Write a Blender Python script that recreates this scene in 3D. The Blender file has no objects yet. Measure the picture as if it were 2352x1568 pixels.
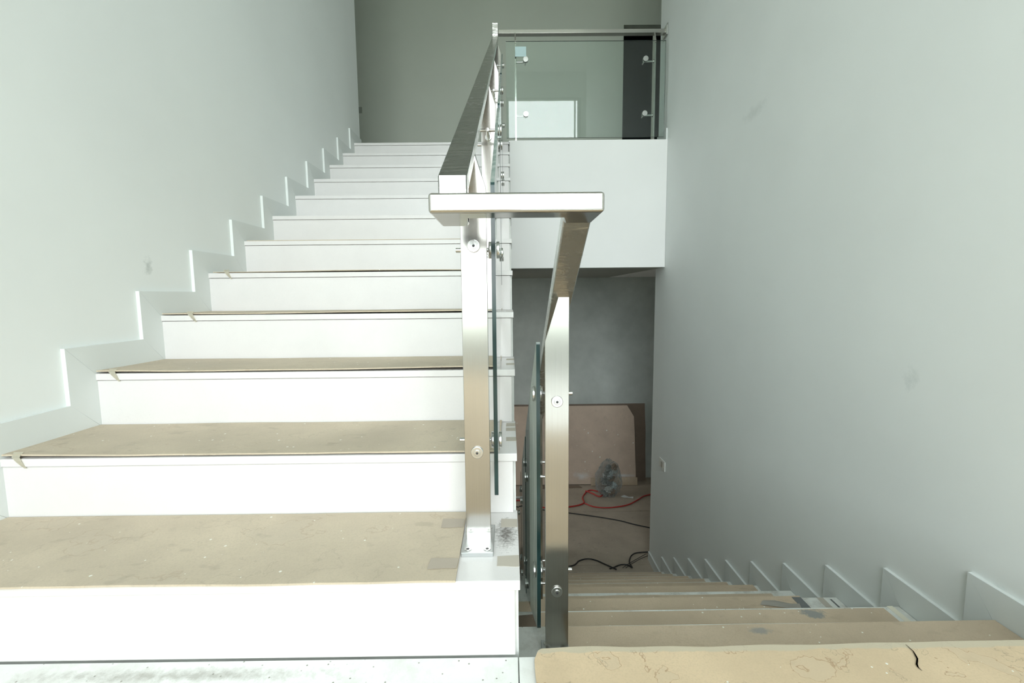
import bpy, bmesh, math, random
from math import sin, cos, pi
from mathutils import Vector, Matrix, noise
random.seed(7)
S = bpy.context.scene
C = S.collection

# ------------------------------------------------------------------ camera
PITCH, YAW, ROLL = 0.10122, 0.00566, 0.00950
f0 = Vector((sin(YAW)*cos(PITCH), cos(YAW)*cos(PITCH), -sin(PITCH)))
u0 = Vector((sin(YAW)*sin(PITCH), cos(YAW)*sin(PITCH), cos(PITCH)))
r0 = Vector((cos(YAW), -sin(YAW), 0))
rt = r0*cos(ROLL) - u0*sin(ROLL); up = r0*sin(ROLL) + u0*cos(ROLL)
cd = bpy.data.cameras.new('camera'); cam = bpy.data.objects.new('camera', cd); C.objects.link(cam)
cd.sensor_width = 36; cd.lens = 1045/2352*36; cd.clip_start = 0.02; cd.clip_end = 200
cam.matrix_world = Matrix((( rt.x, up.x, -f0.x, 0), (rt.y, up.y, -f0.y, 0), (rt.z, up.z, -f0.z, 0), (0, 0, 0, 1)))
S.camera = cam

# ------------------------------------------------------------------ world, light, exposure
SKY = 9.7
LANDW = dict(x0=-1.262, x1=1.60, z0=-0.42, z1=4.24, y=-2.5)      # big window behind the camera
S.view_settings.view_transform = 'Standard'; S.view_settings.look = 'None'
S.view_settings.gamma = 1; S.view_settings.use_curve_mapping = False
S.view_settings.exposure = 0.0
w = bpy.data.worlds.new('sky'); S.world = w; w.use_nodes = True
n = w.node_tree.nodes; l = w.node_tree.links; n.clear()
tc = n.new('ShaderNodeTexCoord'); nz = n.new('ShaderNodeTexNoise'); nz.inputs['Scale'].default_value = 3.2
nz.inputs['Detail'].default_value = 5; l.new(tc.outputs['Generated'], nz.inputs['Vector'])
cr = n.new('ShaderNodeValToRGB'); l.new(nz.outputs['Fac'], cr.inputs['Fac'])
cr.color_ramp.elements[0].position = .38; cr.color_ramp.elements[0].color = (.76, .79, .84, 1)
cr.color_ramp.elements[1].position = .62; cr.color_ramp.elements[1].color = (1, .975, 1.0, 1)
sx = n.new('ShaderNodeSeparateXYZ'); l.new(tc.outputs['Generated'], sx.inputs[0])
mr = n.new('ShaderNodeMapRange'); mr.inputs[1].default_value = -.06; mr.inputs[2].default_value = .03; l.new(sx.outputs['Z'], mr.inputs[0])
mx = n.new('ShaderNodeMixRGB'); l.new(mr.outputs[0], mx.inputs[0]); mx.inputs[1].default_value = (.20, .22, .19, 1); l.new(cr.outputs[0], mx.inputs[2])
bg = n.new('ShaderNodeBackground'); l.new(mx.outputs[0], bg.inputs[0]); bg.inputs[1].default_value = SKY
wo = n.new('ShaderNodeOutputWorld'); l.new(bg.outputs[0], wo.inputs[0])

def portal(name, loc, rot, sx_, sy_):
    d = bpy.data.lights.new(name, 'AREA'); d.shape = 'RECTANGLE'; d.size = sx_; d.size_y = sy_
    d.cycles.is_portal = True
    o = bpy.data.objects.new(name, d); C.objects.link(o); o.location = loc; o.rotation_euler = rot; return o
portal('window_portal', ((LANDW['x0']+LANDW['x1'])/2, LANDW['y']-.06, (LANDW['z0']+LANDW['z1'])/2), (pi/2, 0, 0),
       LANDW['x1']-LANDW['x0'], LANDW['z1']-LANDW['z0'])

portal('lower_fill_portal', (-4.08, 4.75, -.7), (0, -pi/2, 0), 2.0, .9)  # added unseen opening that brightens the lower room
# ------------------------------------------------------------------ materials
class NT:
    def __init__(s, name):
        s.m = bpy.data.materials.new(name); s.m.use_nodes = True; s.t = s.m.node_tree
        s.n = s.t.nodes; s.l = s.t.links; s.n.clear()
        s.out = s.n.new('ShaderNodeOutputMaterial'); s.b = s.n.new('ShaderNodeBsdfPrincipled')
        s.l.new(s.b.outputs[0], s.out.inputs[0])
        s.c = s.n.new('ShaderNodeTexCoord').outputs['Object']
        g = s.n.new('ShaderNodeNewGeometry'); s.pos = g.outputs['Position']; s.geo = g
    def mapv(s, scale, src=None, loc=(0, 0, 0)):
        m = s.n.new('ShaderNodeMapping'); m.inputs['Scale'].default_value = scale; m.inputs['Location'].default_value = loc
        s.l.new(src or s.pos, m.inputs[0]); return m.outputs[0]
    def noise(s, scale, vec=None, detail=3, dist=0, rough=.5):
        t = s.n.new('ShaderNodeTexNoise'); t.inputs['Scale'].default_value = scale; t.inputs['Detail'].default_value = detail
        t.inputs['Distortion'].default_value = dist; t.inputs['Roughness'].default_value = rough
        s.l.new(vec or s.pos, t.inputs['Vector']); return t.outputs['Fac']
    def voro(s, scale, vec=None, out='Distance'):
        t = s.n.new('ShaderNodeTexVoronoi'); t.inputs['Scale'].default_value = scale; s.l.new(vec or s.pos, t.inputs['Vector']); return t.outputs[out]
    def ramp(s, fac, stops):
        r = s.n.new('ShaderNodeValToRGB'); e = r.color_ramp.elements
        while len(e) < len(stops): e.new(.5)
        for i, (p, v) in enumerate(stops):
            e[i].position = p; e[i].color = (v, v, v, 1) if not isinstance(v, (tuple, list)) else (*v, 1)
        s.l.new(fac, r.inputs[0]); return r.outputs[0]
    def mix(s, fac, a, b, mode='MIX'):
        m = s.n.new('ShaderNodeMixRGB'); m.blend_type = mode
        for i, v in enumerate((fac, a, b)):
            if hasattr(v, 'links'): s.l.new(v, m.inputs[i])
            elif i == 0: m.inputs[0].default_value = v
            else: m.inputs[i].default_value = (*v, 1)
        return m.outputs[0]
    def math(s, op, a, b=0, c=None):
        m = s.n.new('ShaderNodeMath'); m.operation = op
        for i, v in enumerate((a, b) if c is None else (a, b, c)):
            if hasattr(v, 'links'): s.l.new(v, m.inputs[i])
            else: m.inputs[i].default_value = v
        return m.outputs[0]
    def spot(s, centre, radii, nscale=12, thr=(.25, .75), namp=.9):
        """soft irregular patch at a place: 1 inside"""
        v = s.n.new('ShaderNodeVectorMath'); v.operation = 'SUBTRACT'; s.l.new(s.pos, v.inputs[0]); v.inputs[1].default_value = centre
        v2 = s.n.new('ShaderNodeVectorMath'); v2.operation = 'DIVIDE'; s.l.new(v.outputs[0], v2.inputs[0]); v2.inputs[1].default_value = radii
        ln = s.n.new('ShaderNodeVectorMath'); ln.operation = 'LENGTH'; s.l.new(v2.outputs[0], ln.inputs[0])
        d = s.math('SUBTRACT', 1, ln.outputs['Value'])
        nn = s.math('MULTIPLY', s.math('SUBTRACT', s.noise(nscale, detail=6, rough=.7), .5), namp*2)
        t = s.math('ADD', d, nn)
        return s.ramp(t, [(thr[0], 0), (thr[1], 1)])
    def bump(s, h, strength=.2, dist=.002):
        b = s.n.new('ShaderNodeBump'); b.inputs['Strength'].default_value = strength; b.inputs['Distance'].default_value = dist
        s.l.new(h, b.inputs['Height']); s.l.new(b.outputs[0], s.b.inputs['Normal'])
    def set(s, **k):
        for a, v in k.items():
            i = s.b.inputs[a.replace('_', ' ')]
            if hasattr(v, 'links'): s.l.new(v, i)
            else: i.default_value = (*v, 1) if isinstance(v, tuple) else v
        return s.m

def paint(name, col, marks=()):
    a = NT(name)
    c = a.mix(a.ramp(a.noise(1.6, detail=4), [(.35, 0), (.65, 1)]), col, tuple(x*.965 for x in col))
    for ce, ra, ns, thr, cc, am in marks:
        f = a.math('MULTIPLY', a.spot(ce, ra, ns, thr), am); c = a.mix(f, c, cc)
    a.bump(a.noise(90, detail=3), .12, .0015)
    return a.set(Base_Color=c, Roughness=.62)
WALLC = (.855, .88, .865)
M = {}
M['wall_l'] = paint('painted_plaster', WALLC, [((-1.272, 1.632, .113), (.05, .045, .06), 30, (.45, .95), (.28, .33, .30), .45)])
M['wall_r'] = paint('painted_plaster_smudged', WALLC, [((1.309, 2.50, .955), (.05, .22, .06), 14, (.35, .9), (.45, .48, .46), .22),
      ((1.309, 1.46, -.285), (.05, .05, .07), 25, (.4, .9), (.42, .48, .46), .25), ((1.309, 1.14, -.80), (.05, .03, .03), 20, (.4, .9), (.42, .48, .46), .2)])
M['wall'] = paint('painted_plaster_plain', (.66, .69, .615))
M['beam'] = paint('white_painted_beam', (.88, .875, .865))
M['ceil'] = paint('ceiling_paint', (.88, .89, .87))
a = NT('grey_skim_plaster'); c = a.mix(a.ramp(a.noise(2.2, detail=6, rough=.65), [(.3, 0), (.7, 1)]), (.44, .48, .455), (.60, .64, .61))
a.bump(a.noise(40, detail=4), .2, .002); M['skim'] = a.set(Base_Color=c, Roughness=.8)
a = NT('raw_side_plaster'); c = a.mix(a.ramp(a.noise(3, a.mapv((1, 8, 1)), detail=6, rough=.7), [(.3, 0), (.7, 1)]), (.52, .53, .50), (.80, .82, .79))
M['side'] = a.set(Base_Color=c, Roughness=.8)
# white engineered stone
def stone(name, col=(.715, .695, .685), dirt=0., patches=()):
    a = NT(name)
    c = a.mix(a.ramp(a.noise(420, detail=2), [(.62, 0), (.72, 1)]), col, tuple(x*.92 for x in col))
    c = a.mix(a.ramp(a.noise(5, detail=6, rough=.7), [(.4, 0), (.8, .6)]), c, tuple(x*.90 for x in col))
    if dirt:
        c = a.mix(a.math('MULTIPLY', a.ramp(a.noise(9, detail=8, rough=.75), [(.48, 0), (.72, 1)]), dirt), c, (.34, .32, .27))
        c = a.mix(a.ramp(a.voro(55), [(.06, 1), (.12, 0)]), c, (.22, .22, .18))
    for ce, ra, ns, thr, cc, am in patches:
        c = a.mix(a.math('MULTIPLY', a.spot(ce, ra, ns, thr), am), c, cc)
    return a.set(Base_Color=c, Roughness=.28)
M['stone'] = stone('white_engineered_stone')
M['stone0'] = stone('white_stone_dusty', patches=[((-.012, 1.0, -.546), (.038, .10, .05), 130, (.25, .9), (.10, .09, .075), .95)])
M['stone_low'] = stone('white_stone_dirty', (.72, .73, .69), .8)
M['stone_land'] = stone('white_stone_landing', (.78, .79, .765), .35, [((-.62, .79, -.704), (.5, .028, .05), 60, (.35, 1.), (.25, .24, .2), .6)])
M['skirt'] = paint('white_skirting', (.76, .79, .775))
# hardboard
def board(name, col, ring=.5, specks=.5, blotch=.5, extra=(), rs=6., sps=60, fringe=False):
    a = NT(name); r = random.Random(name); off = (r.random()*9, r.random()*9, r.random()*9)
    v = a.mapv((1, 1, 1), loc=off)
    big = a.noise(4, v, detail=5, rough=.6)
    c = a.mix(a.ramp(big, [(.3, 0), (.7, 1)]), tuple(x*.86 for x in col), tuple(min(1, x*1.10) for x in col))
    c = a.mix(a.math('MULTIPLY', a.ramp(a.noise(260, v, detail=2), [(.45, 0), (.7, 1)]), .35), c, tuple(x*.78 for x in col))
    nz1 = a.noise(rs, v, detail=4.5, dist=.25, rough=.5)
    line = a.ramp(nz1, [(.0, 0), (.577, 0), (.583, 1), (.589, 0)])
    line2 = a.ramp(a.noise(rs*1.5, a.mapv((1, 1, 1), loc=(3, off[1], 2)), detail=5, dist=.3), [(.0, 0), (.601, 0), (.608, 1), (.615, 0)])
    fill = a.ramp(nz1, [(.583, 0), (.60, .5)])
    c = a.mix(a.math('MULTIPLY', fill, ring), c, tuple(x*y for x, y in zip(col, (.92, .95, 1.0))))
    c = a.mix(a.math('MULTIPLY', line, ring), c, tuple(x*y for x, y in zip(col, (.58, .47, .40))))
    c = a.mix(a.math('MULTIPLY', line2, ring*.8), c, tuple(x*.5 for x in col))
    bl = a.ramp(a.noise(16, a.mapv((1, 1.6, 1), loc=off), detail=3), [(.62, 0), (.72, 1)])
    c = a.mix(a.math('MULTIPLY', bl, blotch), c, tuple(x*.66 for x in col))
    vv = a.n.new('ShaderNodeTexVoronoi'); vv.inputs['Scale'].default_value = sps; a.l.new(v, vv.inputs['Vector'])
    sc = a.n.new('ShaderNodeSeparateColor'); a.l.new(vv.outputs['Color'], sc.inputs[0])
    rad = a.math('MULTIPLY', a.math('POWER', sc.outputs[0], 7), .2)
    sp = a.math('LESS_THAN', vv.outputs['Distance'], rad)
    c = a.mix(a.math('MULTIPLY', sp, specks), c, (.85, .86, .80))
    if fringe:
        q = a.n.new('ShaderNodeSeparateXYZ'); a.l.new(a.pos, q.inputs[0])
        e_ = a.math('ADD', q.outputs['Y'], a.math('MULTIPLY', a.noise(30, detail=5), .016)); e2 = a.ramp(e_, [(.0, 0), (.8295, 0), (.8305, 1)])
        c = a.mix(a.math('MULTIPLY', e2, .8), c, (.52, .47, .36))
    for ce, ra, ns, thr, cc, am in extra:
        c = a.mix(a.math('MULTIPLY', a.spot(ce, ra, ns, thr), am), c, cc)
    a.bump(a.noise(120, detail=3), .15, .001)
    return a.set(Base_Color=c, Roughness=.7)
M['b_up'] = board('hardboard_pale_dusty', (.54, .46, .35), .35, .8, .45)
M['b_land'] = board('hardboard_water_stained', (.65, .505, .335), 1., .9, .2, rs=12., fringe=True)
M['b_low'] = board('hardboard_brown', (.55, .44, .32), .15, 1., .35, [((.60, 1.33, -1.03), (.05, .06, .2), 40, (.3, .8), (.20, .22, .22), .0),
     ((.986, 1.385, -1.045), (.06, .045, .05), 22, (.35, .6), (.23, .25, .25), .85), ((.648, 1.105, -.88), (.045, .022, .05), 30, (.35, .7), (.26, .27, .27), .7)])
M['b_floor'] = board('hardboard_floor', (.44, .37, .295), .1, .8, .5)
M['b_lean'] = board('hardboard_leaning', (.62, .49, .39), .1, 1., .25, [((.93, 5.82, -2.40), (.16, .5, .09), 6, (.2, 1.), (.72, .74, .74), .9), ((1.5, 5.83, -2.40), (.22, .5, .03), 6, (.2, 1.), (.72, .74, .74), .8)], sps=20)
M['b_edge'] = board('hardboard_dark', (.22, .165, .125), .1, .3, .3)
def simple(name, col, rough=.5, metal=0., **k):
    a = NT(name); return a.set(Base_Color=col, Roughness=rough, Metallic=metal, **k)
def steel(name, rough, stretch, col=(.49, .475, .445), smudge=0., wave=0.):
    a = NT(name)
    nn = a.noise(1, a.mapv(stretch), detail=3)
    c = a.mix(a.ramp(nn, [(.3, 0), (.7, 1)]), col, tuple(x*.93 for x in col))
    r = a.math('ADD', rough-.03, a.math('MULTIPLY', nn, .06))
    if smudge:
        sm = a.ramp(a.noise(14, detail=6, rough=.65, dist=1.5), [(.55, 0), (.75, 1)])
        r = a.math('ADD', r, a.math('MULTIPLY', sm, smudge)); c = a.mix(a.math('MULTIPLY', sm, .3), c, (.8, .81, .8))
    if wave: a.bump(a.noise(1, a.mapv((9, 28, 28)), detail=5, rough=.6, dist=.6), wave, .004)
    else: a.bump(nn, .03, .0005)
    return a.set(Base_Color=c, Roughness=r, Metallic=1.)
M['steel_v'] = steel('brushed_steel_upright', .16, (900, 900, 6))
M['steel_h'] = steel('brushed_steel_rail', .15, (8, 900, 900))
M['steel_s'] = steel('brushed_steel_sloping', .18, (60, 40, 60), col=(.66, .65, .63), smudge=.3, wave=.9)
M['steel_p'] = simple('turned_steel', (.60, .60, .585), .22, 1.)
M['plate'] = steel('matt_steel_plate', .42, (6, 600, 6), (.56, .575, .575))
M['hole'] = simple('dark_socket', (.03, .03, .03), .5)
# clear glass
a = NT('clear_glass'); n_ = a.n; a.n.remove(a.b)
fr = n_.new('ShaderNodeFresnel'); io = a.math('ADD', 1.5, a.math('MULTIPLY', a.geo.outputs['Backfacing'], -(1.5-1/1.5))); a.l.new(io, fr.inputs[0])
tr = n_.new('ShaderNodeBsdfTransparent'); tr.inputs[0].default_value = (.925, .965, .95, 1)
gl = n_.new('ShaderNodeBsdfGlossy'); gl.inputs['Roughness'].default_value = .0; gl.inputs[0].default_value = (1, 1, 1, 1)
ms = n_.new('ShaderNodeMixShader'); a.l.new(fr.outputs[0], ms.inputs[0]); a.l.new(tr.outputs[0], ms.inputs[1]); a.l.new(gl.outputs[0], ms.inputs[2])
a.l.new(ms.outputs[0], a.out.inputs[0]); M['glass'] = a.m
a = NT('milky_glass'); a.n.remove(a.b)  # glass with a milky, streaked film over its near end
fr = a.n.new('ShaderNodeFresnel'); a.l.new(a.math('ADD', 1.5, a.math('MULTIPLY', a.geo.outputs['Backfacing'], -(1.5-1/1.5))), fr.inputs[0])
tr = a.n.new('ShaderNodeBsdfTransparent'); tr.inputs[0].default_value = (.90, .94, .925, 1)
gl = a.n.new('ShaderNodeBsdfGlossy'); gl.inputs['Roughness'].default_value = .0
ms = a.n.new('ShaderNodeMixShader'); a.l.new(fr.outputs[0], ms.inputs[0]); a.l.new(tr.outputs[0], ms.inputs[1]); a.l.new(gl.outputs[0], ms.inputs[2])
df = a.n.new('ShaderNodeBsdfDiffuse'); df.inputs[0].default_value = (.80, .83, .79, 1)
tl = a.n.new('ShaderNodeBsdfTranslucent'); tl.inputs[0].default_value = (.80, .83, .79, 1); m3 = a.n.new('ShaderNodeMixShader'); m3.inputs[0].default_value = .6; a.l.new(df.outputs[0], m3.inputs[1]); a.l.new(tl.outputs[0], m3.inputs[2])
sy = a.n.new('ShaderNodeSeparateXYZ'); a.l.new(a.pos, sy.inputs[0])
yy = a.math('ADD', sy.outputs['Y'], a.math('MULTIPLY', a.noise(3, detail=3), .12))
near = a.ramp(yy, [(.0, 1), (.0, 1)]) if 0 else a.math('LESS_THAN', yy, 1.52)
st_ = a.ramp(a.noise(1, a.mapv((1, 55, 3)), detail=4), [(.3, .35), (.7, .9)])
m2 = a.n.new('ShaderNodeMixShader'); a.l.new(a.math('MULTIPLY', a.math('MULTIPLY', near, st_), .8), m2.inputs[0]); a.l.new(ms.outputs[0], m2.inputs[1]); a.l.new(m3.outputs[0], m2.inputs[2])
a.l.new(m2.outputs[0], a.out.inputs[0]); M['glass_milky'] = a.m
a = NT('lit_ground_glass_edge'); M['gtop'] = a.set(Base_Color=a.mix(a.ramp(a.noise(40, detail=3), [(.45, 0), (.6, 1)]), (.20, .26, .235), (.34, .39, .36)), Roughness=.3)  # upward edges: ground finish, with reflected brightness put into the paler colour
a = NT('cut_glass_edge'); c = a.mix(a.ramp(a.noise(7, detail=2), [(.35, 0), (.65, 1)]), (.006, .022, .020), (.018, .050, .050))
M['gedge'] = a.set(Base_Color=c, Roughness=.12)
a = NT('plastic_film'); a.n.remove(a.b)
fr = a.n.new('ShaderNodeLayerWeight'); fr.inputs[0].default_value = .35
tr = a.n.new('ShaderNodeBsdfTransparent'); tr.inputs[0].default_value = (.86, .88, .88, 1)
gb = a.n.new('ShaderNodeBsdfPrincipled'); gb.inputs['Base Color'].default_value = (.62, .64, .64, 1); gb.inputs['Roughness'].default_value = .12
ms = a.n.new('ShaderNodeMixShader')
a.l.new(a.math('ADD', .05, a.math('MULTIPLY', fr.outputs['Facing'], .45)), ms.inputs[0]); a.l.new(tr.outputs[0], ms.inputs[1]); a.l.new(gb.outputs[0], ms.inputs[2])
a.l.new(ms.outputs[0], a.out.inputs[0]); M['film'] = a.m

# ------------------------------------------------------------------ helpers
def fin(name, bm, mat, parent=None, smooth=False, tri=False):
    me = bpy.data.meshes.new(name); bmesh.ops.recalc_face_normals(bm, faces=bm.faces[:]); bm.to_mesh(me); bm.free()
    for m in (mat if isinstance(mat, (list, tuple)) else [mat]): me.materials.append(M[m])
    o = bpy.data.objects.new(name, me); C.objects.link(o)
    if parent: o.parent = parent
    if smooth:
        for p in me.polygons: p.use_smooth = True
        me.set_sharp_from_angle(angle=math.radians(50))
        wn = o.modifiers.new('normals', 'WEIGHTED_NORMAL'); wn.weight = 100; wn.keep_sharp = True
    return o
def tag(o, label=None, cat=None, group=None, kind=None):
    for k, v in (('label', label), ('category', cat), ('group', group), ('kind', kind)):
        if v: o[k] = v
    return o
def empty(name, label, cat, group=None, loc=(0, 0, 0)):
    o = bpy.data.objects.new(name, None); C.objects.link(o); o.location = loc; return tag(o, label, cat, group)
def bbox(bm, x0, x1, y0, y1, z0, z1, bev=0, seg=1):
    vs = [bm.verts.new((x, y, z)) for x in (x0, x1) for y in (y0, y1) for z in (z0, z1)]
    fs = [bm.faces.new([vs[i] for i in f]) for f in ((0, 1, 3, 2), (4, 6, 7, 5), (0, 4, 5, 1), (2, 3, 7, 6), (0, 2, 6, 4), (1, 5, 7, 3))]
    if bev:
        es = list({e for f in fs for e in f.edges})
        bmesh.ops.bevel(bm, geom=es, offset=bev, segments=seg, affect='EDGES', profile=.5, clamp_overlap=True)
def box(name, x0, x1, y0, y1, z0, z1, mat, parent=None, bev=0, seg=1, smooth=False):
    bm = bmesh.new(); bbox(bm, x0, x1, y0, y1, z0, z1, bev, seg); return fin(name, bm, mat, parent, smooth)
def boxes(name, L, mat, parent=None, bev=0):
    bm = bmesh.new()
    for b in L: bbox(bm, *b, bev)
    return fin(name, bm, mat, parent)
def prism(bm, pts, axis, a, b):
    """extrude polygon pts (2D in remaining axes, order XYZ) between a and b along axis"""
    def P(p, t): q = list(p); q.insert('XYZ'.index(axis), t); return q
    A = [bm.verts.new(P(p, a)) for p in pts]; B = [bm.verts.new(P(p, b)) for p in pts]; n = len(pts)
    bm.faces.new(A); bm.faces.new(B[::-1])
    for i in range(n): bm.faces.new((A[i], B[i], B[(i+1) % n], A[(i+1) % n]))
def cyl(bm, p0, p1, r, seg=20, bev=0):
    p0, p1 = Vector(p0), Vector(p1); d = (p1-p0); L = d.length; q = d.to_track_quat('Z', 'Y').to_matrix().to_4x4()
    prof = [(0, r)] if not bev else [(0, r-bev), (bev, r)]
    prof += [(L, r)] if not bev else [(L-bev, r), (L, r-bev)]
    rings = [[bm.verts.new(Matrix.Translation(p0) @ q @ Vector((R*cos(2*pi*i/seg), R*sin(2*pi*i/seg), z))) for i in range(seg)] for z, R in prof]
    for a_, b_ in zip(rings, rings[1:]):
        for i in range(seg): bm.faces.new((a_[i], a_[(i+1) % seg], b_[(i+1) % seg], b_[i]))
    bm.faces.new(rings[0][::-1]); bm.faces.new(rings[-1])
def tube(name, pts, r, mat, parent=None, seg=8, sub=8):
    # smooth centreline (Catmull-Rom)
    P = [Vector(p) for p in pts]; P = [2*P[0]-P[1]] + P + [2*P[-1]-P[-2]]; line = []
    for i in range(1, len(P)-2):
        for k in range(sub):
            t = k/sub; a_, b_, c_, d_ = P[i-1:i+3]
            line.append(.5*((2*b_)+(c_-a_)*t+(2*a_-5*b_+4*c_-d_)*t*t+(3*b_-a_-3*c_+d_)*t**3))
    line.append(P[-2]); bm = bmesh.new(); rings = []
    for i, p in enumerate(line):
        d = (line[min(i+1, len(line)-1)]-line[max(i-1, 0)]).normalized(); x = d.cross(Vector((0, 0, 1))).normalized(); y = d.cross(x)
        rings.append([bm.verts.new(p+(x*cos(2*pi*j/seg)+y*sin(2*pi*j/seg))*r) for j in range(seg)])
    for a_, b_ in zip(rings, rings[1:]):
        for j in range(seg): bm.faces.new((a_[j], a_[(j+1) % seg], b_[(j+1) % seg], b_[j]))
    bm.faces.new(rings[0]); bm.faces.new(rings[-1][::-1])
    return fin(name, bm, mat, parent, True)
def sheet(name, FL, FR, BR, BL, z, th, mat, jit=.002, warp=.002, seed=0, nx=48, ny=8, frontlift=0., round_fl=0., parent=None, slope=0.):
    """thin board lying flat with slightly rough edges; corners are (x, y)"""
    bm = bmesh.new(); g = {}
    for s_ in (0, 1):
        for i in range(nx+1):
            for j in range(ny+1):
                u, v = i/nx, j/ny
                x = (1-v)*((1-u)*FL[0]+u*FR[0])+v*((1-u)*BL[0]+u*BR[0]); y = (1-v)*((1-u)*FL[1]+u*FR[1])+v*((1-u)*BL[1]+u*BR[1])
                q = noise.noise(Vector((x*9, seed*3.1, 0)))+.5*noise.noise(Vector((x*31, seed*5.1, 2)))
                q2 = noise.noise(Vector((x*9, seed*3.1, 7)))
                q3 = noise.noise(Vector((y*12, seed*2.1, 3)))
                y += (jit*q if j == 0 else 0) + (jit*q2 if j == ny else 0); x += jit*q3*.7 if i in (0, nx) else 0
                if round_fl:
                    # rounded corner at the left-back
                    dx, dy = (x-FL[0]), (BL[1]-y)
                    if dx < round_fl and dy < round_fl:
                        k = math.hypot(round_fl-dx, round_fl-dy)
                        if k > round_fl: x = FL[0]+round_fl-(round_fl-dx)*round_fl/k; y = BL[1]-round_fl+(round_fl-dy)*round_fl/k
                zz = z + warp*(noise.noise(Vector((x*3.3, y*5+seed, seed*1.7)))+.6) + frontlift*(1-v)**2*(.6+.4*sin(5*u+seed)) + slope*(u-.5)
                g[s_, i, j] = bm.verts.new((x, y, zz+(th if s_ else 0)))
    for i in range(nx):
        for j in range(ny):
            bm.faces.new((g[1, i, j], g[1, i+1, j], g[1, i+1, j+1], g[1, i, j+1])); bm.faces.new((g[0, i, j], g[0, i, j+1], g[0, i+1, j+1], g[0, i+1, j]))
    for i in range(nx):
        for j in (0, ny): bm.faces.new((g[0, i, j], g[0, i+1, j], g[1, i+1, j], g[1, i, j]))
    for j in range(ny):
        for i in (0, nx): bm.faces.new((g[0, i, j], g[0, i, j+1], g[1, i, j+1], g[1, i, j]))
    return fin(name, bm, mat, parent)
def struct(o): return tag(o, kind='structure')

# ------------------------------------------------------------------ dimensions (metres, camera at the origin)
T = .28
Y0, Z0, R = .8157, -.5557, .16487           # ascending flight, first nosing
zt = lambda k: Z0+R*k+(.0098 if k == 0 else 0)
yt = lambda k: Y0+T*k if k else .824
XL, XR = -1.26, .0159
ZTOP = zt(11)
DY0, DZ0, DR = 1.138, -.885, .16384         # descending flight
dy = lambda k: DY0+T*k
dz = lambda k: DZ0-DR*k
XW = 1.309; XWL = -1.272; ZL = -.704; ZF = -2.52; YB = 6.05; YC = 4.09; CEIL = 4.75; YS = 3.85; ZS = .223

# ------------------------------------------------------------------ room shell
struct(box('wall_left', XWL-.14, XWL, -2.64, YC, ZL-.3, CEIL, 'wall_l'))
XH = 2.3
struct(box('wall_right', XW, XW+.14, -.1, YC, ZF-.1, CEIL, 'wall_r'))
struct(boxes('wall_hall', [(XH, XH+.14, -2.64, .04, ZL-.3, CEIL), (XW+.14, XH, -.1, .04, ZL-.3, CEIL)], 'wall_r'))
W = LANDW
struct(boxes('wall_front', [(XWL, XH, W['y']-.14, W['y'], W['z1']+.0, CEIL), (XWL, XH, W['y']-.14, W['y'], ZL-.3, W['z0']), (W['x1'], XH, W['y']-.14, W['y'], W['z0'], W['z1'])], 'wall_r'))
DX0, DX1, DZT = 1.47, 2.35, 3.349
bw = [(-4, DX0, YB, YB+.14, ZS, CEIL), (DX1, 4, YB, YB+.14, ZS, CEIL), (DX0, DX1, YB, YB+.14, DZT, CEIL), (DX0, DX1, YB, YB+.14, ZS, ZTOP)]
struct(boxes('wall_back', bw, 'wall'))
struct(box('wall_back_lower', -4, 4, YB, YB+.14, ZF-.1, ZS, 'skim'))
struct(boxes('wall_side_left', [(-4.14, -4, YC, YB+.14, .3, CEIL), (-4.14, -4, YC, YB+.14, ZF-.1, -1.7), (-4.14, -4, YC, 4.3, -1.7, .3), (-4.14, -4, 5.2, YB+.14, -1.7, .3), (-4, XWL-.14, YC-.14, YC, ZF-.1, CEIL)], 'wall'))  # low gap added out of view to let fill light into the lower room
struct(boxes('wall_side_right', [(4, 4.14, YC, YB+.14, ZF-.1, CEIL), ], 'wall'))
struct(box('wall_return_right', XW+.141, 3.99, YC-.14, YC, ZF-.1, CEIL, 'wall'))
struct(box('ceiling', -4.14, 4.14, -2.64, YB+.14, CEIL, CEIL+.12, 'ceil'))
# room beyond the doorway; its unlit darkness is put into the wall colour
M['dark'] = paint('unlit_room_shade', (.10, .12, .125))
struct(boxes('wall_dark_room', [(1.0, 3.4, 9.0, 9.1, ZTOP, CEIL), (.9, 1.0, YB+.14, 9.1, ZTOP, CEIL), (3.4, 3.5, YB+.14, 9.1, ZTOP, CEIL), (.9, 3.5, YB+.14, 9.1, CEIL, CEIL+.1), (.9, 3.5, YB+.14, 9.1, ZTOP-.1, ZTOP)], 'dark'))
# upper floor and its edge beam
uf = struct(box('floor_upper', XR+.001, XW, YS+.012, YC, ZS, ZTOP-.004, 'beam'))
struct(boxes('floor_upper_corridor', [(-4, 4, YC, YB, ZS+.001, ZTOP-.004), (XWL, XR+.001, 3.931, YC, ZS, ZTOP-.024)], 'beam'))
box('beam_face', XR+.001, XW-.001, YS, YS+.012, ZS, ZTOP-.004, 'beam', uf, .001)
M['soffit'] = paint('grey_soffit_paint', (.34, .345, .31))
box('soffit_panel', XR+.002, XW-.001, YS+.004, YB-.001, ZS-.001, ZS+.0005, 'soffit', uf)
# lower floor
fl = struct(box('floor_lower', -4, 4, 1, YB, ZF-.1, ZF, 'b_floor'))
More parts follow.
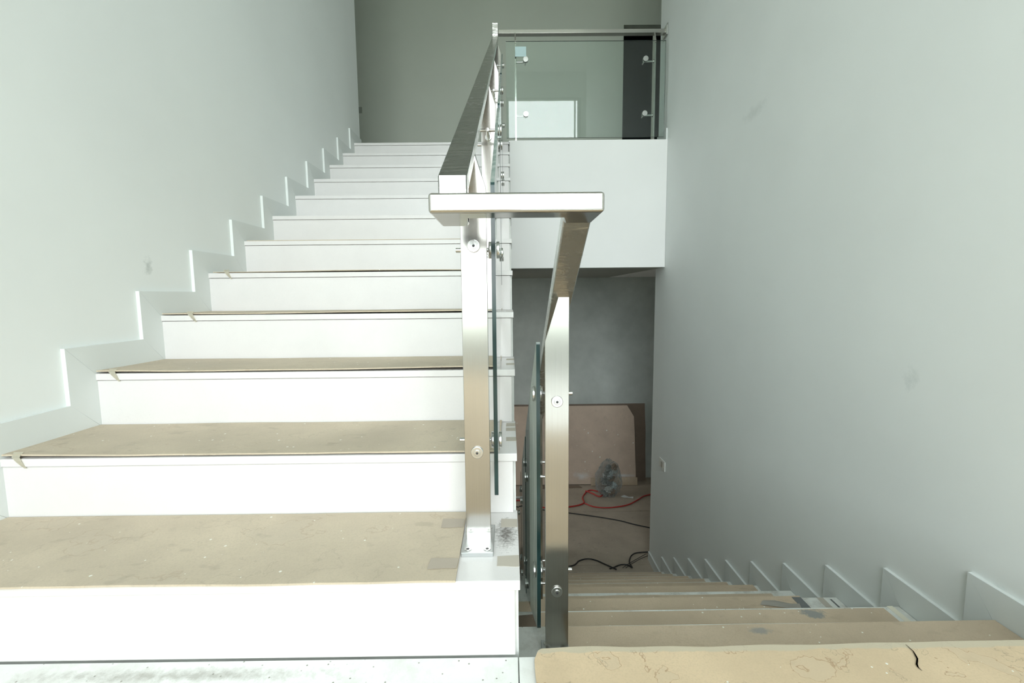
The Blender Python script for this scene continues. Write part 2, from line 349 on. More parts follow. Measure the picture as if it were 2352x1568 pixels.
# window behind the camera
wf = struct(boxes('window_1', [(W['x0']-.01, W['x0']+.03, W['y']-.09, W['y']-.03, W['z0'], W['z1']), (W['x1']-.075, W['x1'], W['y']-.09, W['y']-.03, W['z0'], W['z1']),
     (W['x0'], W['x1'], W['y']-.09, W['y']-.03, W['z0'], W['z0']+.05), (W['x0'], W['x1'], W['y']-.09, W['y']-.03, W['z1']-.05, W['z1']),
     (-.075, .034, W['y']-.09, W['y']-.03, W['z0'], W['z1']), (1.455, 1.485, W['y']-.09, W['y']-.03, W['z0'], W['z1'])], 'plate'))
box('glazing', W['x0']+.03, W['x1']-.07, W['y']-.065, W['y']-.059, W['z0']+.05, W['z1']-.05, 'glass', wf)

# ------------------------------------------------------------------ landing floor
ld = struct(boxes('floor', [(XWL, XW, -.1, .80, ZL-.3, ZL-.021), (XWL, XH, W['y'], -.1, ZL-.3, ZL-.021)], 'skim'))
for (x0, x1) in ((XWL, .0105), (.0125, XW), (XW+.002, XH)):
    for (y0_, y1_) in ((-2.5, -1.90), (-1.898, -1.30), (-1.298, -.70), (-.698, -.1015), (-.0995, .36), (.362, .8235)):
        if x0 > 1 and y1_ > 0: continue
        box('floor_tile', x0, x1, y0_, y1_, ZL-.02, ZL, 'stone_land', ld, .0008)

# ------------------------------------------------------------------ ascending staircase
up_s = empty('staircase', 'white stone staircase climbing along the left wall to the upper floor', 'staircase')
pts = [(yt(0)+.018, ZF)]
for k in range(12):
    y = yt(k)+.018; zb = (ZL if k == 0 else zt(k-1))-.02
    pts += [(y, zb), (y, zt(k)-.022)]
pts += [(3.93, zt(11)-.022), (3.93, ZS-.05), (4.33, ZS-.05), (4.33, ZF)]  # lower end runs on unseen past the flight, added to block side light
pts[0] = (yt(0)+.018, ZF); pts[1] = (yt(0)+.018, ZL-.02)
bm = bmesh.new(); prism(bm, pts, 'X', XWL+.001, .0125); fin('stair_body', bm, 'side', up_s)
for k in range(12):
    y1_ = yt(k+1)+.017 if k < 11 else YC
    box('tread', XL-.011, XR, yt(k), y1_, zt(k)-.02, zt(k), 'stone0' if k == 0 else 'stone', up_s, .0012, 2)
    zl = ZL if k == 0 else zt(k-1)
    box('riser', XL-.011, .0058, yt(k)+.004, yt(k)+.0175, zl+.0005, zt(k)-.0215, 'stone', up_s, .0008)
# tape residue on the open ends of the lowest treads
def strip(x0, x1, y0_, y1_, z, mat, par, seed=0, th=.0006):
    o = sheet('tape_strip', (x0, y0_), (x1, y0_), (x1, y1_), (x0, y1_), z, th, mat, .006, .0, seed, 22, 5, parent=par); return o
M['tape'] = simple('grey_tape_residue', (.47, .43, .37), .8)
M['tape_b'] = simple('frayed_brown_tape', (.42, .365, .30), .8)
M['tape_d'] = simple('dark_tape_residue', (.16, .17, .17), .7)
M['tape_y'] = simple('masking_tape', (.74, .70, .58), .7)
strip(-.024, .0155, 1.028, 1.066, zt(0), 'tape', up_s, 1); strip(-.030, .0155, .872, .909, zt(0), 'tape', up_s, 2)
strip(-.165, -.112, 1.018, 1.056, zt(0)+.0062, 'tape_b', up_s, 11, .0005); strip(-.168, -.110, .858, .893, zt(0)+.0062, 'tape_b', up_s, 12, .0005)
for k, ys in ((1, (1.19, 1.285, 1.33)), (2, (1.47, 1.58)), (3, (1.76,))):
    for i, y_ in enumerate(ys): strip(-.012, .0155, y_, y_+.035, zt(k), 'tape', up_s, k*5+i)
for k, xs in ((1, -1.225), (2, -1.215), (3, -1.16), (4, -1.19)):
    bm = bmesh.new(); y_ = yt(k); z_ = zt(k); w_ = .012
    P_ = [(y_+.012, z_+.014), (y_-.002, z_+.006), (y_-.003, z_-.004), (y_-.0015, z_-.014), (y_+.001, z_-.024)]
    vs = [[bm.verts.new((xs+s_*w_*(1-.18*i)+.006*i, a_, b_)) for s_ in (-1, 1)] for i, (a_, b_) in enumerate(P_)]
    for p, q in zip(vs, vs[1:]): bm.faces.new((p[0], p[1], q[1], q[0]))
    bmesh.ops.solidify(bm, geom=bm.faces[:], thickness=.0006)
    fin('tape_strip', bm, 'tape_y', up_s)['label'] = 'torn yellowish masking tape over the nosing'

# stepped skirting, one L of two mitred slips per step
sk = struct(empty('baseboard_left', None, None))
for k in range(-1, 12):
    za = (ZL if k < 0 else zt(k)); zc = za+.087; ya_ = yt(k)-.088 if k >= 0 else -2.5; yb_ = (yt(k+1)-.088) if k < 11 else YC
    y2 = yt(k+1)+.004 if k < 11 else YC; g = .0006
    zn = zt(k+1)+.087 if k < 11 else zc
    # slip lying along the tread
    bm = bmesh.new(); prism(bm, [(ya_ + .088*(k >= 0)+g, za), (y2, za), (yb_, zc), (ya_+(0.0006 if k >= 0 else 0), zc)] if k < 11 else
                            [(ya_+.088+g, za), (YC, za), (YC, zc), (ya_+g, zc)], 'X', XWL, XL)
    fin('skirting_slip', bm, 'skirt', sk)
    if k < 11:
        bm = bmesh.new(); prism(bm, [(y2+g, za+g), (yt(k+1)+.004, zt(k+1)-.02), (yt(k+1), zt(k+1)-.02), (yt(k+1), zt(k+1)), (yb_, zn), (yb_, zc)], 'X', XWL, XL); fin('skirting_slip', bm, 'skirt', sk)

# ------------------------------------------------------------------ descending staircase
dn = empty('staircase', 'dirty white stone staircase going down along the right wall, mostly hidden under brown boards', 'staircase')
pts = [(.8, ZF), (.8, ZL-.32), (.842, ZL-.32), (.842, dz(0)-.021)]
for k in range(10):
    pts += [(dy(k)-.018, dz(k)-.021)]
    pts += [(dy(k)-.018, (dz(k+1) if k < 9 else ZF)-.021)]
pts[-1] = (dy(9)-.018, ZF)
bm = bmesh.new(); prism(bm, pts, 'X', .0130, XW-.013); fin('stair_body', bm, 'side', dn)
for k in range(10):
    ya_ = .836 if k == 0 else dy(k-1)-.016
    box('tread', .0130, XW-.0125, ya_, dy(k), dz(k)-.02, dz(k), 'stone_low', dn, .0012, 2)
    zl = dz(k+1) if k < 9 else ZF
    box('riser', .0130, XW-.0125, dy(k)-.017, dy(k)-.004, zl+.0005, dz(k)-.0205, 'stone_low', dn, .0008)
box('riser', .0130, XW-.0125, .8235, .8355, dz(0)+.0005, ZL-.0205, 'stone_low', dn, .0008)
sk = struct(empty('baseboard_right', None, None))
for k in range(-1, 10):
    za = ZL if k < 0 else dz(k); zc = za+.09; g = .0006
    ye = (.824 if k < 0 else dy(k)); ys = (-.1 if k < 0 else (.824 if k == 0 else dy(k-1)))
    zprev = ZL+.09 if k == 0 else (dz(k-1)+.09 if k > 0 else zc); 
    if k < 0: poly = [(-.1, za), (ye, za), (ye+.075, zc), (-.1, zc)]
    else: poly = [(ys+.0+g, za), (ye-g, za), (ye+.075, zc), (ys+.075+g, zc)]
    bm = bmesh.new(); prism(bm, poly, 'X', XW-.012, XW); fin('skirting_slip', bm, 'skirt', sk)
    zn = (dz(k+1) if k < 9 else ZF)
    if k == 9:
        bm = bmesh.new(); prism(bm, [(ye+g, ZF), (YC, ZF), (YC, ZF+.09), (ye+.076, ZF+.09)], 'X', XW-.012, XW); fin('skirting_slip', bm, 'skirt', sk)
    poly = [(ye+g, za), (ye+g, zn+.0), (ye+.075, zn+.09), (ye+.075, zc-g)]
    bm = bmesh.new(); prism(bm, poly, 'X', XW-.012, XW); fin('skirting_slip', bm, 'skirt', sk)
struct(box('baseboard_upper', XW-.012, XW, YS+.01, YC, ZTOP-.003, ZTOP+.088, 'skirt'))
# tape strips on the bare ends of two lower treads
strip(1.255, 1.275, 1.15, 1.417, dz(1), 'tape_y', dn, 31); 
strip(1.215, 1.24, 1.43, 1.697, dz(2), 'tape', dn, 32); strip(1.262, 1.268, 1.43, 1.69, dz(2), 'tape_d', dn, 33)
strip(1.115, 1.15, 1.43, 1.697, dz(2)+.0052, 'tape_d', dn, 34)

# ------------------------------------------------------------------ boards over the treads
def cover(label, *a_, **k): return tag(sheet('hardboard_sheet', *a_, **k), label, 'board', 'brown protective boards laid on the stairs')
cover('pale dusty board on the lowest step of the rising flight, cut away beside the post', (XL, .8145), (-.108, .819), (-.111, 1.095), (XL, 1.097), zt(0)+.0005, .004, 'b_up', jit=.0015, warp=.002, seed=1)
cover('pale board on the second rising step, running under the post line', (XL, 1.100), (-.028, 1.098), (-.026, 1.376), (XL, 1.376), zt(1)+.001, .004, 'b_up', jit=.0015, warp=.003, seed=2, frontlift=.002)
cover('pale board on the third rising step with a lifted front edge', (XL, 1.379), (-.03, 1.380), (-.03, 1.654), (XL, 1.654), zt(2)+.001, .004, 'b_up', jit=.002, warp=.002, seed=3, frontlift=.006)
cover('thin board seen edge-on on the fourth rising step', (XL, 1.662), (-.03, 1.660), (-.03, 1.934), (XL, 1.934), zt(3)+.001, .004, 'b_up', jit=.002, warp=.002, seed=4, frontlift=.004)
cover('dark-edged board barely showing on the fifth rising step', (XL+.02, 1.938), (-.03, 1.940), (-.03, 2.21), (XL+.02, 2.21), zt(4)+.0005, .003, 'b_up', jit=.002, warp=.001, seed=5, frontlift=.005)
cover('thin board just visible on the sixth rising step', (XL+.01, 2.218), (-.04, 2.218), (-.04, 2.49), (XL+.01, 2.49), zt(5)+.0005, .003, 'b_up', jit=.002, warp=.0, seed=6)
cover('brown board laid over the landing behind the viewpoint, seen only mirrored in the posts', (XL+.01, -2.3), (.035, -2.3), (.035, .66), (XL+.01, .66), ZL+.001, .005, 'b_land', jit=.003, warp=.002, seed=9)
LB = cover('big beige water-stained board with a crack on the landing at the bottom right', (.045, -.30), (XW-.013, -.30), (XW-.013, .838), (.043, .834), ZL+.001, .006, 'b_land', jit=.004, warp=.003, seed=7, nx=90, ny=40, round_fl=.02)
cover('plain brown board on the first step down, reaching the right skirting', (.14, .845), (XW-.014, .845), (XW-.014, 1.1305), (.14, 1.1285), dz(0)+.0005, .004, 'b_low', jit=.001, warp=.0015, seed=8)
lowlab = ['brown board flecked with white paint on the second step down', 'brown board on the third step down with a torn paper patch',
          'brown board on the fourth step down behind a broad white nosing', 'brown board on the fifth step down', 'brown board on the sixth step down with a thin white edge',
          'brown board on the seventh step down', 'brown board on the eighth step down', 'brown board on the ninth step down', 'brown board on the last step above the lower floor']
ends = [1.232, 1.15, 1.19, 1.275, 1.27, 1.26, 1.27, 1.26, 1.27]; gaps = [.014, -.004, .027, .001, .013, .012, .012, .012, .012]
for i in range(9):
    k = i+1; ya_ = dy(k-1)-.002; b_ = dy(k)-gaps[i]+.001
    cover(lowlab[i], (.085, ya_), (ends[i]+.004, ya_), (ends[i], b_), (.085, b_), dz(k)+.0005, .004, 'b_low', jit=.0015 if i != 2 else .004, warp=.001, seed=20+i)
cover('short brown board offcut in the gap left of the right-hand post', (.016, 1.43), (.08, 1.43), (.08, 1.69), (.016, 1.69), dz(2)+.0005, .004, 'b_low', jit=.001, warp=.0, seed=40, nx=8)
cover('dark strip of board in the gap one step below the right-hand post', (.016, 1.30), (.08, 1.30), (.08, 1.40), (.016, 1.395), dz(1)+.0005, .003, 'b_edge', jit=.002, warp=.0, seed=41, nx=8)
# crack in the landing board: a thin raised torn sliver of board
crk = [(.777, .829), (.777, .812), (.769, .794), (.756, .781), (.752, .773), (.753, .766)]
bm = bmesh.new(); wd = [.0008, .002, .0035, .004, .002, .0008]; L_ = []
for i, (x, y) in enumerate(crk): L_.append([bm.verts.new((x+q*wd[i]/2, y, ZL+.0105)) for q in (-1, 1)])
for p, q in zip(L_, L_[1:]): bm.faces.new((p[0], p[1], q[1], q[0]))
bmesh.ops.solidify(bm, geom=bm.faces[:], thickness=.0006)
crack = fin('crack', bm, 'b_edge', LB); crack['label'] = 'dark split in the beige board'
# torn paper on the third step down
bm = bmesh.new(); px = [(.965, 1.652), (.985, 1.672), (1.03, 1.672), (1.07, 1.662), (1.10, 1.645), (1.118, 1.650), (1.112, 1.628), (1.05, 1.628), (1.0, 1.640)]
vs = [bm.verts.new((x, y, dz(2)+.0065+.004*abs(sin(i*2.1)))) for i, (x, y) in enumerate(px)]; ce = bm.verts.new((1.045, 1.648, dz(2)+.012))
for i in range(len(vs)): bm.faces.new((vs[i], vs[(i+1) % len(vs)], ce))
bmesh.ops.solidify(bm, geom=bm.faces[:], thickness=.001)
M['paper'] = simple('dirty_paper', (.62, .59, .53), .8)
tag(fin('paper_scrap', bm, 'paper'), 'curled torn grey paper scrap on a brown board near the right skirting', 'paper')

# ------------------------------------------------------------------ railings
def polytube(name, path, wv, hv, mat, parent, bev=.003):
    """rectangular tube through points; wv = width (X or given vector), section height perpendicular"""
    bm = bmesh.new(); P = [Vector(p) for p in path]; rings = []
    for i, p in enumerate(P):
        d1 = (P[i]-P[i-1]).normalized() if i else None; d2 = (P[i+1]-P[i]).normalized() if i < len(P)-1 else None
        d = ((d1 or d2)+(d2 or d1)).normalized(); ref = d1 or d2
        wd = Vector(wv).normalized(); hd = wd.cross(d).normalized(); k = 1/max(.3, abs(d.dot(ref)))
        W2 = Vector(wv).length/2; H2 = hv/2*k; r = bev; ring = []
        for cx, cy, a0 in ((1, 1, 0), (-1, 1, pi/2), (-1, -1, pi), (1, -1, 3*pi/2)):
            for s_ in range(4):
                a_ = a0+s_*pi/6; ring.append(bm.verts.new(p+wd*(cx*(W2-r)+r*cos(a_))+hd*(cy*(H2-r)+r*sin(a_))))
        rings.append(ring)
    m = len(rings[0])
    for a_, b_ in zip(rings, rings[1:]):
        for j in range(m): bm.faces.new((a_[j], a_[(j+1) % m], b_[(j+1) % m], b_[j]))
    bm.faces.new(rings[0]); bm.faces.new(rings[-1][::-1])
    return fin(name, bm, mat, parent, True)

def standoff(par, X0, s, Y, z, side):
    """glass clamp on the flight: rosette on the post, stem along Y (side=+1 away), cross rod along X, two discs on the glass"""
    bm = bmesh.new(); yc = Y+side*.081; fy = Y+side*.006
    cyl(bm, (X0, fy, z), (X0, fy+side*.005, z), .0125, 24, .001)
    cyl(bm, (X0, fy, z), (X0, yc+side*.010, z), .007, 16, .001)
    cyl(bm, (X0-s*.047, yc, z), (X0+s*.034, yc, z), .0052, 14, .0006)
    cyl(bm, (X0+s*.0275, yc, z), (X0+s*.0345, yc, z), .019, 28, .001)
    cyl(bm, (X0+s*.045, yc, z), (X0+s*.052, yc, z), .019, 28, .001)
    o = fin('glass_clamp', bm, 'steel_p', par, True)
    return o
def hexcap(par, X0, Y, z):
    bm = bmesh.new(); cyl(bm, (X0, Y-.006, z), (X0, Y-.0105, z), .0133, 32, .0012); cyl(bm, (X0, Y-.0095, z), (X0, Y-.0125, z), .0068, 24, .0008)
    cyl(bm, (X0, Y-.0123, z), (X0, Y-.0128, z), .003, 6)
    o = fin('cap_screw', bm, ['steel_p', 'hole'], par, True)
    for p in o.data.polygons[-8:]: p.material_index = 1
    return o
def post(par, g, s, Y, zf, zr, zc1, zc2, dirs, label=None):
    """flat-bar post; g = X of its glass-side edge, s = +1 when the glass is on +X"""
    o_ = g-s*.0545; nk = o_+s*.0245; dh = .096 if s < 0 else .075
    if s > 0: nk = o_+s*.0305
    bm = bmesh.new(); slope = .594 if s > 0 else -.585
    pp = [(o_, zf+.008), (g, zf+.008), (g, zr-dh), (nk, zr), (o_, zr)]
    prism(bm, pp, 'Y', Y-.006, Y+.006)
    for v in bm.verts:
        if v.co.z > zr-.001: v.co.z += slope*(v.co.y-Y)+.001
    bmesh.ops.bevel(bm, geom=[e for e in bm.edges if e.calc_length() > .02], offset=.0012, segments=2, affect='EDGES', profile=.5)
    p = fin('post', bm, 'steel_v', par, True)
    if label: p['label'] = label
    xc = (g+o_)/2
    box('base_plate', xc-.034, xc+.034, Y-.059, Y+.059, zf, zf+.0095, 'plate', p, .0008)
    for bx in (-1, 1):
        for by in (-1, 1):
            bm = bmesh.new(); q = Vector((xc+bx*.0205, Y+by*.045, zf+.0093))
            cyl(bm, q, q+Vector((0, 0, .0012)), .0078, 20, .0005); cyl(bm, q+Vector((0, 0, .001)), q+Vector((0, 0, .0015)), .0035, 6)
            b = fin('bolt', bm, ['steel_p', 'hole'], p, True)
            for f_ in b.data.polygons[-8:]: f_.material_index = 1
    for z in (zc1, zc2):
        for d in (-1, 1):
            if d in dirs: standoff(p, xc, s, Y, z, d)
        if -1 not in dirs: hexcap(p, xc, Y, z)
    return p
def glass(par, x0, x1, ya, yb, za_t, za_b, slope, name='glass_panel', label=None, mat='glass'):
    bm = bmesh.new(); r = .004
    pts = [(ya, za_b), (yb, za_b+slope*(yb-ya)), (yb, za_t+slope*(yb-ya)), (ya, za_t)]
    prism(bm, pts, 'X', x0, x1)
    bmesh.ops.bevel(bm, geom=[e for e in bm.edges if abs((e.verts[0].co-e.verts[1].co).x) > .005], offset=.008, segments=4, affect='EDGES', profile=.5)
    bm.normal_update()
    o = fin(name, bm, [mat, 'gedge', 'gtop'], par)
    for f_ in o.data.polygons:
        if abs(f_.normal.x) < .7: f_.material_index = 2 if f_.normal.z > .6 else 1
    if label: o['label'] = label
    return o

# ascending railing
ra = empty('stair_railing', 'brushed steel and glass railing of the rising flight, with the wide front crossbar', 'railing')
SL = .594; RX0, RX1 = -.115, -.067; rz = lambda y: .214+SL*(y-.77)      # top of the sloping rail
xc = (RX0+RX1)/2
hr = polytube('handrail', [(xc, .785, .122), (xc, .785, .214-.026), (xc, 3.935, rz(3.935)-.018), (xc, 3.935, 2.190)], (.048, 0, 0), .03, 'steel_s', ra)
# horizontal hooked bar in front, widened section lying flat
bm = bmesh.new(); xo0, xo1 = -.115, .1395; zb0, zb1 = .1185, .1475
outl = [(xo0, .67), (xo1, .67), (xo1, .775), (xo1-.048, .775), (xo1-.048, .712), (xo0+.048, .712), (xo0+.048, .80), (xo0, .80)]
prism(bm, outl, 'Z', zb0, zb1)
bmesh.ops.bevel(bm, geom=bm.edges[:], offset=.0048, segments=3, affect='EDGES', profile=.5, clamp_overlap=True)
fin('crossbar', bm, 'steel_h', ra, True)['label'] = 'flat horizontal steel crossbar joining both handrails'
posts = ((0, (1,)), (3, (-1, 1)), (6, (-1, 1)), (10, (-1,)))
for n_i, dirs in posts:
    Y = .964+T*n_i; zc = .102+R*n_i
    post(ra, -.045, 1, Y, zt(n_i), rz(Y)-.0355, zc, zc-.44, dirs)
for a_, b_ in ((0, 3), (3, 6), (6, 10)):
    ya, yb = .964+T*a_+.040, .964+T*b_-.040
    glass(ra, -.0375, -.0285, ya, yb, .238+SL*(ya-1.0), -.463+SL*(ya-1.0), SL)
# descending railing
rd = empty('stair_railing', 'brushed steel and glass railing of the descending flight, right of the crossbar', 'railing')
SD = -.585; rzb = lambda y: -.009+SD*(y-1.02)         # underside of the rail
xr = .1175
polytube('handrail', [(xr-.0015, .768, .1325), (xr, .785, rzb(.785)+.0175), (xr, 3.75, rzb(3.75)+.0175)], (.048, 0, 0), .03, 'steel_s', rd)
for n_i, dirs in ((0, (1,)), (3, (-1, 1)), (6, (-1, 1)), (9, (-1,))):
    Y = 1.02+T*n_i; z0_ = dz(n_i)
    post(rd, .0795, -1, Y, z0_, rzb(Y), -.241-DR*n_i, -.70-DR*n_i, dirs)
for a_, b_ in ((0, 3), (3, 6), (6, 9)):
    ya, yb = 1.02+T*a_+.040, 1.02+T*b_-.040
    glass(rd, .0625, .0715, ya, yb, -.107+SD*(ya-1.06), -.83+SD*(ya-1.06), SD, mat='glass_milky' if a_ == 0 else 'glass', label='glass panel with milky streaks on its near end' if a_ == 0 else None)
# landing railing on the upper floor
ru = empty('landing_railing', 'steel and glass railing across the edge of the upper floor above the white beam', 'railing')
box('handrail', -.0665, XW-.012, 3.93, 3.98, 2.116, 2.146, 'steel_h', ru, .0025, 2, True)
bm = bmesh.new(); bbox(bm, XW-.006, XW-.0005, 3.900, 4.010, 2.082, 2.180, .001); bbox(bm, XW-.014, XW-.0055, 3.912, 3.998, 2.094, 2.168, .001)
fin('wall_flange', bm, 'steel_p', ru)
YG = 3.885
for xp in (.0715, 1.206):
    bm = bmesh.new(); g = YG+.0125; zc1, zc2 = 1.890, 1.468
    prism(bm, [(g, ZTOP+.006), (g+.055, ZTOP+.006), (g+.055, 2.117), (g+.03, 2.117), (g, 2.045)], 'X', xp-.006, xp+.006)
    p = fin('post', bm, 'steel_v', ru)
    box('base_plate', xp-.06, xp+.06, g-.007, g+.062, ZTOP-.004, ZTOP+.006, 'plate', p, .001)
    sgn = 1 if xp < .5 else -1
    for zc in (zc1, zc2):
        bm = bmesh.new(); xe = xp+sgn*.082; yc = g+.027
        cyl(bm, (xp+sgn*.006, yc, zc), (xp+sgn*.011, yc, zc), .0125, 20, .001); cyl(bm, (xp, yc, zc), (xe+sgn*.01, yc, zc), .007, 14, .001)
        cyl(bm, (xe, yc+.045, zc), (xe, YG+.004, zc), .0052, 12); cyl(bm, (xe, YG+.0055, zc), (xe, YG+.0125, zc), .021, 28, .001); cyl(bm, (xe, YG-.0125, zc), (xe, YG-.0055, zc), .021, 28, .001)
        fin('glass_clamp', bm, 'steel_p', p, True)
gp = None
bm = bmesh.new(); bbox(bm, -.006, 1.286, YG-.005, YG+.005, 1.283, 2.030); o = fin('glass_panel', bm, ['glass', 'gedge'], ru)
for f_ in o.data.polygons:
    if abs(f_.normal.y) < .7: f_.material_index = 1
M['sticker'] = simple('pale_blue_film_label', (.50, .66, .68), .6)
st = box('sticker', .069, .158, YG-.0062, YG-.0052, 1.912, 1.988, 'sticker', o); st['label'] = 'square pale blue sticker on the glass'

# ------------------------------------------------------------------ wall fittings
M['plastic'] = simple('white_plastic', (.80, .80, .76), .35)
sw = tag(box('light_switch', XW-.008, XW, 3.715, 3.853, -1.502, -1.418, 'plastic', None, .002, 2), 'small cream switch plate on the right wall low beside the lower opening', 'switch')
box('rocker', XW-.011, XW-.007, 3.755, 3.80, -1.485, -1.435, 'tape', sw, .001)
M['plastic_g'] = simple('grey_plastic', (.36, .38, .34), .4)
so = tag(box('wall_socket', -1.925, -1.838, YB-.009, YB, 2.315, 2.389, 'plastic_g', None, .002, 2), 'small grey socket plate on the back wall beside the left wall corner', 'socket')
box('face', -1.905, -1.858, YB-.011, YB-.008, 2.33, 2.374, 'plastic_g', so, .001)

# ------------------------------------------------------------------ lower room contents
def lean(label, x0, x1, zb_, zt_, yb_, yt_, mat, th=.006, cut=0., seed=0):
    bm = bmesh.new(); nx, nz_ = 20, 14; g = {}
    for s_ in (0, 1):
        for i in range(nx+1):
            for j in range(nz_+1):
                u, v = i/nx, j/nz_; x = x0+(x1-x0)*u; z = zb_+(zt_-zb_)*v
                if cut and i == nx: x -= cut*max(0, (v-.86)/.14)
                x += .008*noise.noise(Vector((z*3, seed, 1))) if i == nx else 0
                y = yb_+(yt_-yb_)*v+.010*sin(pi*v)*sin(3*u+seed)
                g[s_, i, j] = bm.verts.new((x, y+s_*th, z))
    for i in range(nx):
        for j in range(nz_):
            bm.faces.new((g[0, i, j], g[0, i+1, j], g[0, i+1, j+1], g[0, i, j+1])); bm.faces.new((g[1, i, j], g[1, i, j+1], g[1, i+1, j+1], g[1, i+1, j]))
    for i in range(nx):
        for j in (0, nz_): bm.faces.new((g[0, i, j], g[1, i, j], g[1, i+1, j], g[0, i+1, j]))
    for j in range(nz_):
        for i in (0, nx): bm.faces.new((g[0, i, j], g[1, i, j], g[1, i, j+1], g[0, i, j+1]))
    return tag(fin('hardboard_sheet', bm, mat), label, 'board')
lean('large brown board with white paint splashes leaning on the lower back wall', -.55, 1.665, ZF+.012, -1.492, 5.82, 6.01, 'b_lean', cut=.085, seed=1)
lean('darker board half hidden behind the splashed board against the lower wall', -.35, 1.825, ZF+.004, -1.474, 5.93, 6.035, 'b_edge', seed=2)
lean('low plain strip of brown board propped at the foot of the leaning boards', 1.06, 1.675, ZF+.006, ZF+.105, 5.785, 5.80, 'b_lean2' if 'b_lean2' in M else 'b_low', seed=3)
tag(sheet('hardboard_sheet', (-.6, 4.02), (1.95, 4.02), (1.95, 5.05), (-.6, 5.03), ZF, .004, 'b_floor', jit=.003, warp=.002, seed=50), 'dull brown floor board lying at the foot of the stairs', 'board')
tag(sheet('hardboard_sheet', (-.6, 5.06), (2.3, 5.08), (2.3, 5.76), (-.6, 5.74), ZF, .004, 'b_floor', jit=.003, warp=.002, seed=51), 'dull brown floor board lying in front of the leaning boards', 'board')
tag(sheet('hardboard_sheet', (.3, 5.70), (.93, 5.72), (.90, 5.79), (.3, 5.79), ZF+.006, .005, 'b_edge', jit=.006, warp=.002, seed=52), 'broken edge of board on the floor under the leaning boards', 'board')
z_ = ZF+.014
M['red'] = simple('red_rubber', (.45, .03, .025), .4); M['black'] = simple('black_rubber', (.02, .02, .02), .45); M['white_rope'] = simple('white_pvc', (.62, .64, .62), .5)
red = [(-.15, 5.36), (.038, 5.355), (.14, 5.352), (.392, 5.163), (.689, 5.177), (.874, 5.263), (.888, 5.416), (.971, 5.589), (1.05, 5.63), (1.157, 5.53), (1.10, 5.42), (1.02, 5.52), (.955, 5.59)]
tag(tube('extension_cable', [(x, y, z_+(.010 if i > 9 else 0)) for i, (x, y) in enumerate(red)], .0085, 'red'), 'red cable looping up to the plastic bag on the lower floor', 'cable')
red2 = [(.889, 5.262), (.988, 5.169), (1.163, 5.143), (1.385, 5.204), (1.553, 5.338), (1.665, 5.444), (1.85, 5.52)]
tag(tube('extension_cable', [(x, y, z_) for x, y in red2], .0075, 'red'), 'red cable curving right across the lower floor past the paper scrap', 'cable')
b1 = [(-.1, 5.24), (.037, 5.205), (.338, 5.12), (.669, 5.026), (.921, 4.947), (1.194, 4.84), (1.36, 4.739), (1.60, 4.62)]
tag(tube('power_cable', [(x, y, z_-.002) for x, y in b1], .006, 'black'), 'long black cable running diagonally across the lower floor', 'cable')
b2 = [(.35, 3.93), (.566, 3.995), (.638, 4.07), (.726, 4.103), (.804, 4.073), (.873, 4.009), (.96, 3.93)]
tag(tube('power_cable', [(x, y, z_) for x, y in b2], .0065, 'black'), 'black cable arching just beyond the bottom step beside the post', 'cable')
b3 = [(.90, 3.94), (.95, 3.965), (1.013, 3.999), (1.073, 3.998), (1.111, 3.956), (1.105, 4.02), (1.12, 4.08), (1.16, 4.152), (1.233, 4.195), (1.42, 4.21)]
tag(tube('power_cable', [(x, y, z_) for x, y in b3], .006, 'black'), 'black cable hooking round towards the right wall corner at the stair foot', 'cable')
for i, dx in enumerate((0, .03)):
    tag(tube('thin_wire', [(1.02+dx, 3.95, z_), (1.10+dx, 4.02, z_), (1.20+dx, 4.09, z_+.004), (1.30+dx, 4.17-.02*i, z_)], .0025, 'black'), 'thin dark wire lying beside the hooked black cable, %s' % ('nearer the wall' if i else 'nearer the stairs'), 'wire')
tag(tube('conduit_pipe', [(-.12, 5.44, z_+.004), (.115, 5.437, z_+.004), (.34, 5.43, z_+.004)], .012, 'white_rope'), 'short white plastic pipe on the lower floor seen through the glass', 'pipe')
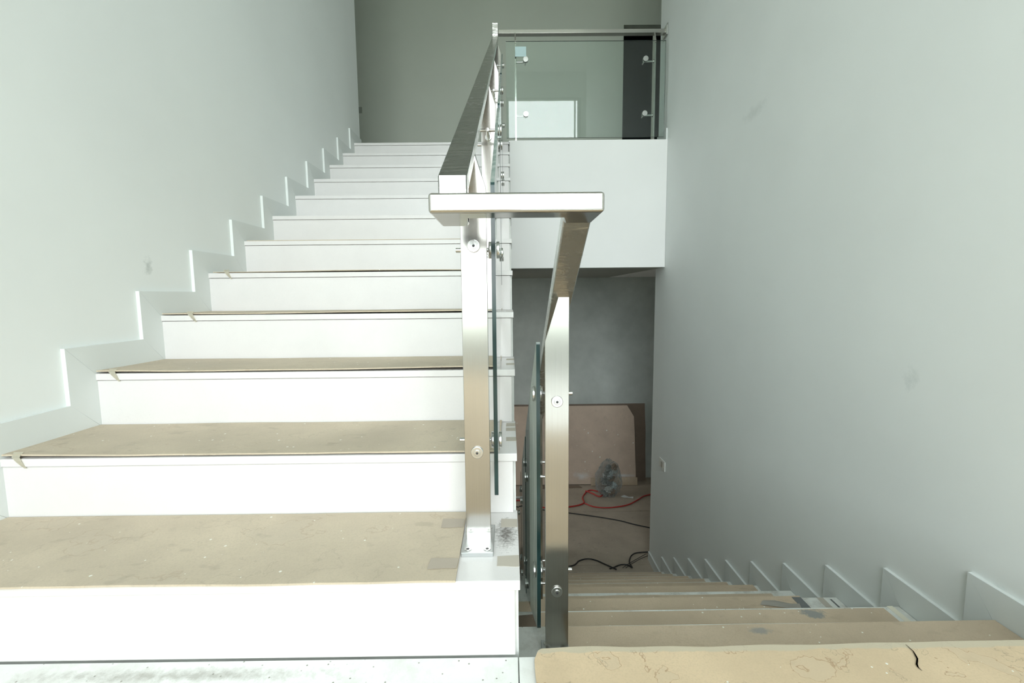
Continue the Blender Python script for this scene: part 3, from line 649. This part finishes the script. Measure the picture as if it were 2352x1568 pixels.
# paper scrap
bm = bmesh.new(); pp = [(1.37, 5.45), (1.42, 5.47), (1.47, 5.43), (1.52, 5.42), (1.51, 5.39), (1.44, 5.395), (1.40, 5.42)]
vs = [bm.verts.new((x, y, ZF+.008+.008*(i % 2))) for i, (x, y) in enumerate(pp)]; bm.faces.new(vs); bmesh.ops.triangulate(bm, faces=bm.faces[:]); bmesh.ops.solidify(bm, geom=bm.faces[:], thickness=.002)
M['paper_w'] = simple('white_paper', (.75, .76, .74), .7)
tag(fin('paper_scrap', bm, 'paper_w'), 'small white paper scrap lying on the lower floor', 'paper')
# rubbish bag
bx, by, bz = 1.225, 5.50, ZF+.006
bag = empty('rubbish_bag', 'clear plastic bag of crumpled rubbish standing against the leaning boards', 'bag', loc=(bx, by, bz))
def blob(name, c_, r_, amp, fr, mat, seed, sub=3, shape=None, par=bag):
    bm = bmesh.new(); bmesh.ops.create_icosphere(bm, subdivisions=sub, radius=1)
    for v in bm.verts:
        d = v.co.normalized(); n1 = noise.noise(d*fr+Vector((seed, 0, 0))); n2 = abs(noise.noise(d*fr*2.6+Vector((0, seed, 0))))
        k = 1+amp*n1-amp*.9*n2+(.05*abs(noise.noise(d*14)) if sub > 4 else 0); p = Vector((d.x*r_[0]*k, d.y*r_[1]*k, d.z*r_[2]*k))
        if shape: p = shape(p, r_)
        v.co = p+Vector(c_)
    return fin(name, bm, mat, par)
def bagshape(p, r_):
    t = (p.z+r_[2])/(2*r_[2]); t = max(0, min(1.15, t))
    k = 1.05-.35*max(0, (t-.35))-(.5*max(0, (t-.85)/.15) if t > .85 else 0)
    p.x *= k; p.y *= k
    if p.z < -r_[2]*.9: p.z = -r_[2]*.9
    return p
blob('bag_film', (0, 0, .225), (.16, .13, .255), .22, 3.2, 'film', 3, 5, bagshape)
M['c_blue'] = simple('crumpled_pale_film', (.45, .51, .50), .35); M['c_white'] = simple('crumpled_white', (.40, .41, .38), .5); M['c_grey'] = simple('crumpled_grey', (.16, .17, .15), .5); M['c_brn'] = simple('crumpled_brown', (.22, .15, .09), .6)
rr = random.Random(5)
for i in range(16):
    m = ('c_grey', 'c_brn', 'c_white', 'c_grey', 'c_blue', 'c_grey', 'c_white')[i % 7]; a_ = rr.random()*6.28; q = rr.random()**.5*.075; h = .05+.026*i*(.8)
    blob('crumpled_litter', (q*cos(a_), q*sin(a_)*.7, h), (.055-.001*i, .045, .045), .55, 3.5, m, i*3.3, 3)
